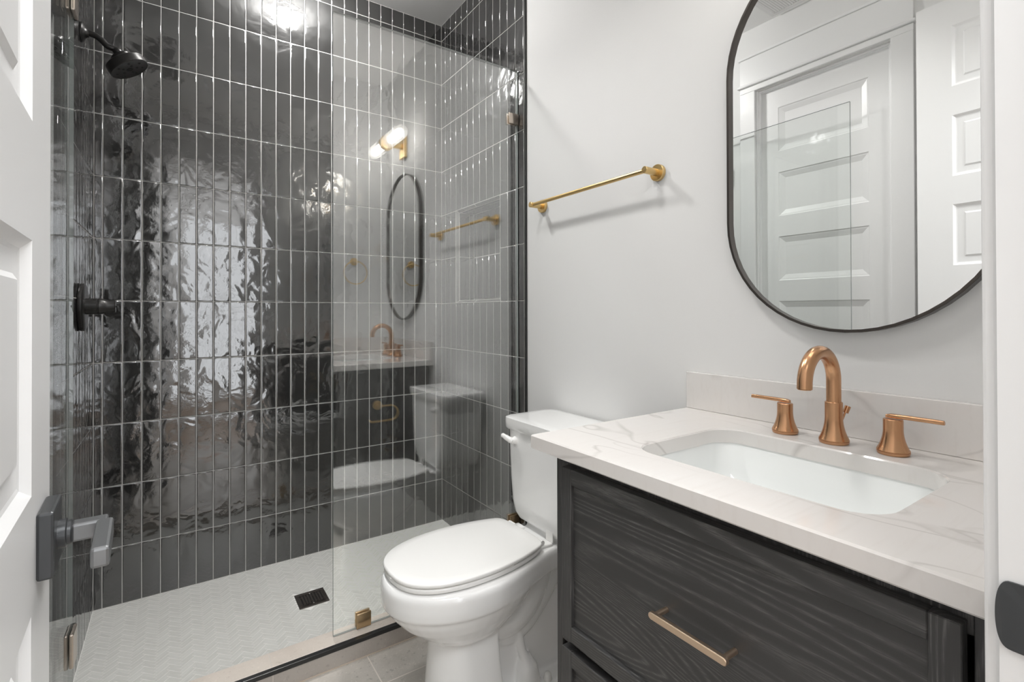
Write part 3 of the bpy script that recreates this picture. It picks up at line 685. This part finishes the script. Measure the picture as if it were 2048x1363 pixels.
# ------------------------------------------------------------------ mirror
MY, MZ0, MZ1, MW = -2.0765, 1.1330, 2.0900, 0.5700
def stadium(hw, z0, z1, x, n=28):
    r = hw; pts = []
    for k in range(n+1): t = PI*k/n; pts.append(V(x, MY+r*math.cos(t), z1-r+r*math.sin(t)))
    for k in range(n+1): t = PI+PI*k/n; pts.append(V(x, MY+r*math.cos(t), z0+r+r*math.sin(t)))
    return pts
mi = tag(empty('wall_mirror', (WR, MY, MZ0)), 'pill-shaped wall mirror with thin dark bronze frame above the sink', 'mirror')
bm = new(); hw = MW/2; fx = WR-0.0300
rings = [stadium(hw, MZ0, MZ1, WR-0.001), stadium(hw, MZ0, MZ1, fx+0.0008), stadium(hw-0.0008, MZ0+0.0008, MZ1-0.0008, fx), stadium(hw-0.0060, MZ0+0.0060, MZ1-0.0060, fx), stadium(hw-0.0066, MZ0+0.0066, MZ1-0.0066, fx+0.0006), stadium(hw-0.0066, MZ0+0.0066, MZ1-0.0066, WR-0.0185)]
ring_loft(bm, rings, 0, False, False); fin('mirror_frame', bm, MT['frame'], mi, 40)
bm = new(); ring_loft(bm, [stadium(hw-0.0062, MZ0+0.0062, MZ1-0.0062, WR-0.0190), stadium(hw-0.0062, MZ0+0.0062, MZ1-0.0062, WR-0.0140)]); fin('mirror_glass', bm, MT['mirror'], mi)

# ------------------------------------------------------------------ sconce above the mirror (seen reflected in the shower glass)
so = tag(empty('wall_sconce', (WR, -2.09, 2.285)), 'gold and ribbed glass tube light above the mirror, seen reflected in the shower glass', 'wall light')
SX, SY, SZ = 1.405, -2.09, 2.285
bm = new(); box(bm, (WR-0.022, SY-0.040, SZ-0.082), (WR-0.0005, SY+0.040, SZ+0.060), 0, 0.002); box(bm, (SX+0.020, SY-0.012, SZ-0.022), (WR-0.022, SY+0.012, SZ+0.010), 0, 0.002); fin('wall_bracket', bm, MT['gold'], so)
bm = new(); lathe(bm, (SX, SY-0.020, SZ), (0, 1, 0), [(0, 0.0400), (0, 0.0465), (0.040, 0.0465), (0.040, 0.0400)], 48); fin('centre_band', bm, MT['gold'], so, 35)
for s in (-1, 1):
    bm = new(); n = 72; rings = []
    prof = [(0.020, 0.0430), (0.235, 0.0430), (0.258, 0.0385), (0.272, 0.0260), (0.2770, 0.0080)]
    for t, r_ in prof: rings.append([V(SX+(r_+(0.0010 if k % 2 else -0.0010)*(1 if t < 0.2 else 0.3))*math.cos(2*PI*k/n), SY+s*t, SZ+(r_+(0.0010 if k % 2 else -0.0010)*(1 if t < 0.2 else 0.3))*math.sin(2*PI*k/n)) for k in range(n)])
    ring_loft(bm, rings, 0, False, True); fin('glass_shade', bm, MT['shade'], so)
    bm = new(); tube(bm, [(SX, SY+s*q, SZ) for q in (0.070, 0.078, 0.090, 0.225, 0.240, 0.248)], [0.008, 0.019, 0.027, 0.027, 0.020, 0.008], 20); fin('bulb', bm, MT['bulb'], so, 60)
    bm = new(); tube(bm, [(SX, SY+s*0.019, SZ), (SX, SY+s*0.072, SZ)], 0.013, 20); fin('lamp_holder', bm, MT['gold'], so, 40)

# ------------------------------------------------------------------ entry wall fittings (seen reflected)
tr = tag(empty('towel_ring', (1.30, YE, 1.53)), 'gold towel ring on the entry wall, seen reflected in the shower glass', 'towel ring')
bm = new(); lathe(bm, (1.30, YE+0.0004, 1.536), (0, 1, 0), [(0, 0.0262), (0.011, 0.0262), (0.0125, 0.0245), (0.013, 0.011), (0.052, 0.0105), (0.053, 0.001)], 40); fin('post', bm, MT['gold'], tr, 35)
bm = new(); tube(bm, [(1.30+0.079*math.sin(2*PI*k/48), YE+0.046, 1.536-0.010-0.069+0.079*math.cos(2*PI*k/48)) for k in range(49)], 0.0038, 12, caps=False); fin('ring', bm, MT['gold'], tr, 60)
ou = tag(empty('power_outlet', (1.455, YE, 1.14)), 'white power outlet on the entry wall above the side splash', 'outlet')
bm = new(); box(bm, (1.420, YE+0.0004, 1.083), (1.490, YE+0.006, 1.197), 0, 0.003); fin('cover_plate', bm, MT['plastic'], ou)
bm = new()
for zz in (1.118, 1.162):
    box(bm, (1.439, YE+0.0061, zz-0.016), (1.471, YE+0.0078, zz+0.016), 0, 0.001)
    for xx in (1.449, 1.461): box(bm, (xx-0.0012, YE+0.0079, zz-0.002), (xx+0.0012, YE+0.0082, zz+0.007), 1)
fin('socket', bm, [MT['plastic'], MT['void']], ou)

# ------------------------------------------------------------------ vanity
CXF, CYL, CYR = 0.9448, -1.6520, -2.4370; CT, CBt = 0.9000, 0.8675
vc = tag(empty('vanity_cabinet', (1.25, -2.06, FZ)), 'black-stained oak vanity cabinet with shaker drawers below the quartz top', 'cabinet')
VXF, VYL, VYR = 0.9870, -1.6940, -2.4560
bm = new(); box(bm, (VXF, VYL-0.019, FZ+0.10), (WR-0.016, VYL, CBt-0.0006), 0, 0.0012); box(bm, (VXF, VYR, FZ+0.10), (WR-0.016, VYR+0.047, CBt-0.0006), 0, 0.0012)
box(bm, (WR-0.024, VYR+0.047, FZ+0.10), (WR-0.016, VYL-0.019, CBt-0.0006)); box(bm, (VXF, VYR+0.047, FZ+0.10), (WR-0.024, VYL-0.019, FZ+0.118))
box(bm, (VXF, VYR+0.047, CBt-0.040), (VXF+0.019, VYL-0.019, CBt-0.0006)); box(bm, (VXF, VYR+0.047, 0.452), (VXF+0.019, VYL-0.019, 0.482))
box(bm, (VXF+0.06, VYR+0.010, FZ), (WR-0.016, VYL-0.010, FZ+0.10))
fin('carcass', bm, MT['oakv'], vc)
DXF = 0.9665
def drawer(z0, z1, first):
    y0, y1 = -2.4040, -1.7350; st_ = 0.030
    d = fin('drawer_front' if False else 'drawer', (lambda b: b)(mk_drawer(y0, y1, z0, z1, st_)), [MT['oakv'], MT['oak'], MT['blackgap']], vc)
    return d
def mk_drawer(y0, y1, z0, z1, s):
    b = new(); xb = VXF-0.0008
    box(b, (DXF, y0, z0), (xb, y0+s, z1), 0, 0.0012, 1); box(b, (DXF, y1-s, z0), (xb, y1, z1), 0, 0.0012, 1)
    box(b, (DXF, y0+s, z0), (xb, y1-s, z0+s+0.003), 1, 0.0012, 1); box(b, (DXF, y0+s, z1-s-0.003), (xb, y1-s, z1), 1, 0.0012, 1)
    box(b, (DXF+0.0085, y0+s, z0+s+0.003), (xb, y1-s, z1-s-0.003), 1)
    return b
def pull(parent, yc_, zc_, L=0.1400):
    b = new(); xp = DXF+0.0082; xo = 0.9380
    for s_ in (-1, 1): tube(b, [(xp, yc_+s_*(L/2-0.006), zc_), (xo+0.004, yc_+s_*(L/2-0.006), zc_)], 0.0048, 20)
    # half-round bar: flat top bevel, rounded ends
    pr = rrect(L+0.006, 0.0125, 0.0060, 6)
    r0 = [V(xo, yc_+a, zc_+q) for a, q in pr]; r1 = [V(xo+0.0062, yc_+a, zc_+q) for a, q in pr]; r00 = [V(xo-0.0012, yc_+a*0.99, zc_+q*0.80) for a, q in pr]
    ring_loft(b, [r00, r0, r1]); return fin('drawer_pull', b, MT['champ'], parent, 35)
for z0, z1, zp in ((0.4760, 0.8440, 0.6640), (0.0840, 0.4560, 0.2700)):
    d = drawer(z0, z1, True); pull(d, -2.0730, zp)['label'] = 'champagne metal bar pull'
# countertop with the sink opening
SXc, SYc, SWx, SWy, SR = 1.2130, -2.0790, 0.3250, 0.4420, 0.060
def slab_with_hole(bm, x0, x1, y0, y1, z0, z1, hole, edge=0.003):
    n = len(hole)
    # outer outline points matched to the hole points by ray from the centre
    cx_, cy_ = SXc, SYc
    def outer(e):
        out = []
        for hx_, hy_ in hole:
            dx_, dy_ = hx_-cx_, hy_-cy_; ts = []
            if dx_ > 1e-9: ts.append((x1-e-cx_)/dx_)
            if dx_ < -1e-9: ts.append((x0+e-cx_)/dx_)
            if dy_ > 1e-9: ts.append((y1-e-cy_)/dy_)
            if dy_ < -1e-9: ts.append((y0+e-cy_)/dy_)
            t = min(ts); out.append((cx_+dx_*t, cy_+dy_*t))
        # snap nearest to the corners
        for X_, Y_ in ((x0+e, y0+e), (x1-e, y0+e), (x1-e, y1-e), (x0+e, y1-e)):
            i = min(range(n), key=lambda k: (out[k][0]-X_)**2+(out[k][1]-Y_)**2); out[i] = (X_, Y_)
        return out
    o1, o0 = outer(edge), outer(0)
    hi = [(cx_+(a-cx_)*1.0, cy_+(b-cy_)*1.0) for a, b in hole]
    def grow(e): 
        return [(a+(a-cx_)/math.hypot(a-cx_, b-cy_)*e, b+(b-cy_)/math.hypot(a-cx_, b-cy_)*e) for a, b in hole]
    R_ = [[V(a, b, z0) for a, b in hi], [V(a, b, z1-edge) for a, b in hi], [V(a, b, z1) for a, b in grow(edge)], [V(a, b, z1) for a, b in o1], [V(a, b, z1-edge) for a, b in o0], [V(a, b, z0+edge) for a, b in o0], [V(a, b, z0) for a, b in o1], [V(a, b, z0) for a, b in hi]]
    ring_loft(bm, R_, 0, False, False)
    bmesh.ops.remove_doubles(bm, verts=bm.verts[:], dist=1e-6)
hole = [(SXc+a, SYc+b) for a, b in rrect(SWx, SWy, SR, 10)]
hole = [p for i, p in enumerate(hole)]
def densify(h, m=8):
    out = []
    for i, p in enumerate(h):
        q = h[(i+1) % len(h)]; L = math.hypot(q[0]-p[0], q[1]-p[1]); k = max(1, int(L/0.02))
        for j in range(k): out.append((p[0]+(q[0]-p[0])*j/k, p[1]+(q[1]-p[1])*j/k))
    return out
hole = densify(hole)
bm = new(); slab_with_hole(bm, CXF, WR-0.001, YE+0.0005, CYL, CBt, CT, hole); tag(fin('countertop', bm, MT['quartz'], None, 30), 'white veined quartz countertop on the black vanity', 'countertop')
bm = new(); box(bm, (WR-0.0212, YE+0.0005, CT+0.0003), (WR-0.0008, CYL-0.0015, CT+0.1050), 0, 0.0015); tag(fin('backsplash', bm, MT['quartz']), 'long white veined quartz backsplash behind the faucet', 'backsplash')
bm = new(); box(bm, (CXF+0.012, YE+0.0008, CT+0.0003), (WR-0.0218, YE+0.0208, CT+0.1050), 0, 0.0015); tag(fin('side_splash', bm, MT['quartz']), 'short quartz side splash against the entry wall, seen reflected in the glass', 'side splash')
# basin
si = tag(empty('sink', (SXc, SYc, 0.75)), 'white rectangular undermount sink set in the quartz countertop', 'sink')
bm = new(); rings = []
for dx_, dz_, rr in ((0.022, CBt-0.0060, 0.070), (0.022, CBt-0.0006, 0.070), (0.0035, CBt-0.0006, 0.0635), (0.001, CBt-0.006, 0.062), (-0.016, CBt-0.060, 0.060), (-0.032, CBt-0.098, 0.060), (-0.060, CBt-0.120, 0.050), (-0.105, CBt-0.128, 0.035)):
    rings.append([V(SXc+a, SYc+b, dz_) for a, b in rrect(SWx+2*dx_, SWy+2*dx_, max(0.02, rr), 8)])
rings.append([V(SXc+a, SYc+b, CBt-0.130) for a, b in rrect(0.05, 0.05, 0.0249, 8)])
ring_loft(bm, rings, 0, False, True)
fin('basin', bm, MT['basin'], si, 50)
bm = new(); lathe(bm, (SXc, SYc, CBt-0.1295), (0, 0, 1), [(0, 0.032), (0.002, 0.031), (0.003, 0.026), (0.0015, 0.024)], 32); lathe(bm, (SXc, SYc, CBt-0.128), (0, 0, 1), [(0, 0.021), (0.004, 0.0215), (0.006, 0.018), (0.0065, 0.002)], 32); fin('sink_drain', bm, MT['copper'], si, 40)

# faucet
fa = tag(empty('faucet', (1.43, -2.0820, CT)), 'brushed copper-bronze gooseneck faucet with two lever handles on the countertop', 'faucet')
def flare(bm, x, y, rb, rt, h, zf):
    P_ = [(0.0002, rb-0.0015), (0.0030, rb-0.0004), (0.0062, rb), (0.0066, rb-0.0012), (0.0080, rb-0.0012), (0.0084, rb)]
    for k in range(1, 12):
        t = k/11; P_.append((0.0084+zf*t, rt+(rb-rt)*(1-t)**2.0*(1-0.15*t)))
    P_ += [(h-0.0012, rt), (h, rt-0.0012), (h+0.0002, 0.001)]
    lathe(bm, (x, y, CT), (0, 0, 1), P_, 48)
bm = new(); FXc, FYc = 1.4330, -2.0820
flare(bm, FXc, FYc, 0.0285, 0.0168, 0.0880, 0.048); fin('spout_base', bm, MT['copper'], fa, 30)
bm = new(); pts = [(FXc, FYc, CT+0.086), (FXc, FYc, CT+0.11), (FXc, FYc, 1.0330)]
ra = 0.0625; zc_ = 1.0335
for k in range(1, 25): t = PI*k/24; pts.append((FXc-ra+ra*math.cos(t), FYc, zc_+ra*math.sin(t)))
pts.append((FXc-2*ra-0.0005, FYc, zc_-0.008)); tube(bm, pts, 0.0140, 32)
lathe(bm, (FXc-2*ra-0.0005, FYc, zc_-0.0082), (0, 0, -1), [(0, 0.0128), (0.0012, 0.0122), (0.0014, 0.009)], 28); fin('spout', bm, MT['copper'], fa, 50)
bm = new(); tube(bm, [(FXc+0.018, FYc-0.0030, 0.930), (FXc+0.031, FYc-0.0105, 0.966)], 0.0021, 12); tube(bm, [(FXc+0.0305, FYc-0.0100, 0.962), (FXc+0.0355, FYc-0.0130, 0.976)], [0.0056, 0.0060], 18); fin('lift_rod', bm, MT['copper'], fa, 40)
for y_, s_ in ((-1.9770, 1), (-2.1870, -1)):
    bm = new(); flare(bm, 1.4370, y_, 0.0275, 0.0165, 0.0690, 0.042); h_ = fin('handle_base', bm, MT['copper'], fa, 30)
    bm = new(); zt = CT+0.0695
    rings = []
    for q, w_, hh in ((-0.0125, 0.0020, 0.001), (-0.0110, 0.0052, 0.0030), (-0.004, 0.0066, 0.0040), (0.020, 0.0058, 0.0042), (0.068, 0.0052, 0.0042), (0.0785, 0.0050, 0.0040), (0.0795, 0.0040, 0.0030)):
        rings.append([V(1.4370+a, y_+s_*q, zt+hh+0.0012+b) for a, b in rrect(2*w_, 2*hh, min(w_, hh)*0.8, 5)])
    ring_loft(bm, rings); fin('lever', bm, MT['copper'], h_, 35)

# ------------------------------------------------------------------ paper holder on the vanity side
ph = tag(empty('paper_holder', (1.205, VYL, 0.66)), 'gold hooked toilet paper holder on the vanity side, seen reflected in the shower glass', 'paper holder')
bm = new(); lathe(bm, (1.205, VYL+0.0004, 0.661), (0, 1, 0), [(0, 0.0255), (0.010, 0.0255), (0.0115, 0.024), (0.012, 0.009), (0.050, 0.009), (0.051, 0.001)], 36); fin('post', bm, MT['gold'], ph, 35)
bm = new(); yq = VYL+0.046
tube(bm, catmull([(1.205, yq, 0.661), (1.250, yq, 0.661), (1.282, yq, 0.658), (1.303, yq, 0.640), (1.309, yq, 0.616), (1.300, yq, 0.592), (1.275, yq, 0.580), (1.230, yq, 0.579), (1.165, yq, 0.579), (1.152, yq, 0.583), (1.146, yq, 0.592)], 6), 0.0052, 16); fin('hook_bar', bm, MT['gold'], ph, 60)

# ------------------------------------------------------------------ toilet
TY = -1.2150
to = tag(empty('toilet', (1.15, TY, FZ)), 'white two-piece toilet with closed lid between the shower glass and the vanity', 'toilet')
OUT = [(0, 0), (0.004, 0.045), (0.014, 0.078), (0.032, 0.107), (0.060, 0.133), (0.100, 0.154), (0.160, 0.170), (0.230, 0.176), (0.300, 0.173), (0.360, 0.164), (0.410, 0.151), (0.445, 0.139), (0.463, 0.130), (0.474, 0.116), (0.480, 0.095), (0.483, 0.060), (0.484, 0)]
def outline(sc_=1.0, grow=0.0, x_off=0.0, back=None):
    half = catmull([(a*0.982, b*0.955, 0) for a, b in OUT], 3)
    pts = [(p.x, max(p.y, 0)) for p in half]
    full = pts+[(x, -y) for x, y in pts[-2:0:-1]]
    cx_ = 0.235; out = []
    for i, (x, y) in enumerate(full):
        x0_, y0_ = full[i-1]; x2_, y2_ = full[(i+1) % len(full)]; tx, ty = x2_-x0_, y2_-y0_; L = math.hypot(tx, ty) or 1
        out.append((x-ty/L*grow*-1*-1, y+tx/L*grow))
    return out
ROT = math.radians(2.2); TIPX = 0.766
def lidpt(x, y, z):
    c_, s_ = math.cos(ROT), math.sin(ROT)
    return V(TIPX+0.20+(x-0.20)*c_-y*s_, TY+0.006+y*c_+(x-0.20)*s_, z)
def lid_solid(bm, z0, z1, g0, rnd, crown=0.0):
    rings = []
    for grow, z in ((g0-rnd, z0), (g0-rnd*0.3, z0+rnd*0.35), (g0, z0+rnd), (g0, z1-rnd), (g0-rnd*0.3, z1-rnd*0.35), (g0-rnd, z1)):
        rings.append([lidpt(x, y, z) for x, y in outline(grow=grow)])
    vr = ring_loft(bm, rings, 0, True, False)
    last = rings[-1]; c0 = sum(last, V(0, 0, 0))/len(last); prev = vr[-1]
    for t in (0.85, 0.6, 0.3):
        cur = [bm.verts.new(c0+(p-c0)*t+V(0, 0, crown*(1-t*t))) for p in last]
        for j in range(len(cur)): bm.faces.new((prev[j], prev[(j+1) % len(cur)], cur[(j+1) % len(cur)], cur[j]))
        prev = cur
    bm.faces.new(prev)
bm = new(); lid_solid(bm, 0.4372, 0.4500, 0.0, 0.0045, 0.003); fin('lid', bm, MT['plastic'], to, 50)
bm = new(); lid_solid(bm, 0.4210, 0.4345, -0.002, 0.0045); fin('seat', bm, MT['plastic'], to, 50)
for x, y, a, b in ((0.007, 0.0, 0.007, 0.010), (0.30, 0.155, 0.02, 0.006), (0.30, -0.155, 0.02, 0.006)):
    bm = new(); p = lidpt(x, y, 0.4358); box(bm, (p.x-a, p.y-b, 0.4340), (p.x+a, p.y+b, 0.4378), 0, 0.001); fin('bumper', bm, MT['plastic'], to)
# seat hinges
for s in (1, -1):
    bm = new(); yh = TY+0.010+s*0.078
    box(bm, (1.232, yh-0.021, 0.4150), (1.288, yh+0.021, 0.4270), 0, 0.004, 3); tube(bm, [(1.247, yh-0.018, 0.436), (1.247, yh+0.018, 0.436)], 0.0085, 16)
    h_ = fin('seat_hinge', bm, MT['plastic'], to, 40)
    if s == -1:
        bm = new(); box(bm, (1.288, yh-0.018, 0.4250), (1.2915, yh+0.018, 0.4640), 0, 0.001); fin('hinge_cap', bm, MT['plastic'], h_)
# tank
TX0, TX1 = 1.2830, 1.5100
bm = new(); rings = []
for z, hw_, xf, r_ in ((0.4330, 0.120, 1.312, 0.05), (0.4345, 0.134, 1.304, 0.050), (0.4420, 0.150, 1.294, 0.050), (0.4600, 0.163, 1.288, 0.048), (0.5000, 0.172, 1.285, 0.045), (0.5800, 0.180, 1.284, 0.044), (0.7000, 0.187, 1.2835, 0.044), (0.7660, 0.190, 1.2830, 0.044)):
    rings.append([V((xf+TX1)/2+a, TY+b, z) for a, b in rrect(TX1-xf, 2*hw_, r_, 8)])
ring_loft(bm, rings); fin('tank', bm, MT['ceramic'], to, 60)
bm = new(); rings = []
for z, gg, rr in ((0.7560, -0.003, 0.044), (0.7540, 0.004, 0.046), (0.7600, 0.010, 0.048), (0.7800, 0.0135, 0.050), (0.7880, 0.0125, 0.050), (0.7945, 0.0075, 0.048), (0.7970, -0.002, 0.045), (0.7985, -0.03, 0.03)):
    rings.append([V((TX0+TX1)/2-0.001+a, TY+b, z) for a, b in rrect(TX1-TX0+2*min(gg, 0.0075), 0.380+2*gg+0.012, rr, 8)])
ring_loft(bm, rings); fin('tank_lid', bm, MT['ceramic'], to, 60)
bm = new(); yh = TY+0.122; zh = 0.7180
lathe(bm, (TX0+0.003, yh, zh), (-1, 0, 0), [(0, 0.0150), (0.006, 0.0150), (0.010, 0.0125), (0.018, 0.0120), (0.0190, 0.0100)], 28)
tube(bm, catmull([(TX0-0.012, yh, zh), (TX0-0.019, yh+0.008, zh+0.004), (TX0-0.023, yh+0.030, zh+0.010), (TX0-0.024, yh+0.046, zh+0.013)], 6), [0.0110]*6+[0.0100]*6+[0.0085]*6+[0.008], 18); fin('flush_lever', bm, MT['plastic'], to, 60)
# bowl, pedestal, trapway and foot fused into one surface
bm = new()
def osec(z, front, back, hw_, flat=0.5, n=40, sq=2.3):
    """egg-shaped horizontal section, front at x = front"""
    cx_ = front+(back-front)*flat; pts = []
    for k in range(n):
        t = 2*PI*k/n; c_, s_ = math.cos(t), math.sin(t)
        ax = (cx_-front) if c_ > 0 else (back-cx_)
        x = cx_-math.copysign(abs(c_)**(2/sq), c_)*ax; y = math.copysign(abs(s_)**(2/sq), s_)*hw_
        pts.append(V(x, TY+y, z))
    return pts
def hwx(x, front, hmax, hd):
    xm = 1.000
    if x <= xm: return hmax*math.sqrt(max(0, 1-((xm-x)/(xm-front))**2.12))
    t = min(1, (x-xm)/0.285); t = t*t*(3-2*t)*0.55+t**1.6*0.45
    return hmax+(hd-hmax)*t
def rimsec(z, front, hmax, hd, back=1.470, n=34):
    xs = [front+(1.0-front)*(1-math.cos(PI/2*k/n)) for k in range(n+1)]+[1.0+(back-1.0)*k/16 for k in range(1, 17)]
    up = [V(x, TY+hwx(x, front, hmax, hd), z) for x in xs]; dn_ = [V(x, TY-hwx(x, front, hmax, hd), z) for x in xs[:0:-1]]
    return up+dn_
ring_loft(bm, [rimsec(z, f_, h_, d_) for z, f_, h_, d_ in ((0.3400, 0.7600, 0.175, 0.090), (0.3470, 0.7540, 0.182, 0.098), (0.3700, 0.7515, 0.185, 0.101), (0.4000, 0.7515, 0.185, 0.102), (0.4100, 0.7545, 0.182, 0.100), (0.4160, 0.7610, 0.176, 0.095), (0.4180, 0.7700, 0.167, 0.088))])
rings = [osec(z, f_, b_, h_, fl, sq=q) for z, f_, b_, h_, fl, q in (
    (0.3700, 0.7640, 1.245, 0.176, 0.50, 2.1), (0.3440, 0.7610, 1.245, 0.176, 0.50, 2.1), (0.3200, 0.7740, 1.235, 0.167, 0.48, 2.1), (0.2900, 0.8000, 1.215, 0.153, 0.46, 2.1), (0.2600, 0.8350, 1.185, 0.132, 0.44, 2.1), (0.2400, 0.8650, 1.160, 0.115, 0.44, 2.1), (0.2200, 0.8900, 1.14, 0.100, 0.44, 2.1))]
ring_loft(bm, rings)
box(bm, (1.315, TY-0.100, 0.405), (1.48, TY+0.100, 0.436), 0, 0.006)
# front column of the pedestal
rings = []
for z, f_, b_, h_ in ((0.262, 0.895, 1.085, 0.086), (0.20, 0.893, 1.080, 0.090), (0.10, 0.886, 1.085, 0.097), (0.02, 0.880, 1.095, 0.104), (-0.022, 0.877, 1.100, 0.108), (FZ, 0.876, 1.100, 0.109)):
    n = 20; pts = []
    for k in range(n+1): t = PI*k/n; pts.append(V(f_+0.105-0.105*math.sin(t), TY+h_*math.cos(t)*(1), z))
    pts += [V(b_-0.006, TY-h_, z), V(b_, TY-h_+0.006, z), V(b_, TY+h_-0.006, z), V(b_-0.006, TY+h_, z)]
    rings.append(pts)
ring_loft(bm, rings)
# inner web
box(bm, (1.05, TY-0.046, FZ), (1.44, TY+0.046, 0.375), 0, 0.01)
# trapway bulges
trap = catmull([(1.06, TY, 0.235), (1.13, TY, 0.175), (1.20, TY, 0.185), (1.27, TY, 0.250), (1.33, TY, 0.320), (1.385, TY, 0.330), (1.425, TY, 0.270), (1.430, TY, 0.170), (1.415, TY, 0.060), (1.405, TY, FZ+0.005)], 6)
tube(bm, trap, 0.066, 24)
tube(bm, catmull([(1.00, TY, 0.30), (1.08, TY, 0.235), (1.15, TY, 0.225), (1.21, TY, 0.27), (1.25, TY, 0.36)], 6), 0.088, 24)
# strut and foot
for s in (1, -1):
    tube(bm, [(1.165, TY+s*0.050, 0.20), (1.185, TY+s*0.058, 0.10), (1.20, TY+s*0.070, 0.055)], [0.014, 0.014, 0.020], 14)
    tube(bm, [(1.195, TY+s*0.055, 0.085), (1.20, TY+s*0.062, 0.050), (1.205, TY+s*0.066, FZ+0.005)], [0.018, 0.034, 0.046], 18)
rings = []
for z, gg in ((FZ, 0.0), (FZ+0.022, -0.002), (FZ+0.030, -0.008)):
    rings.append([V(1.275+a, TY+b, z) for a, b in rrect(0.44+2*gg, 0.235+2*gg, 0.05, 8)])
ring_loft(bm, rings)
o = fin('bowl', bm, MT['ceramic'], to, None)
for f in o.data.polygons: f.use_smooth = True
rm = o.modifiers.new('fuse', 'REMESH'); rm.mode = 'VOXEL'; rm.voxel_size = 0.0042; rm.use_smooth_shade = True
sm = o.modifiers.new('soften', 'SMOOTH'); sm.factor = 0.5; sm.iterations = 7
for s in (1, -1):
    bm = new(); lathe(bm, (1.262, TY+s*0.092, FZ+0.0255), (0, 0, 1), [(0, 0.0140), (0.004, 0.0145), (0.020, 0.0115), (0.024, 0.0090), (0.0255, 0.003)], 24); fin('bolt_cap', bm, MT['plastic'], to, 50)
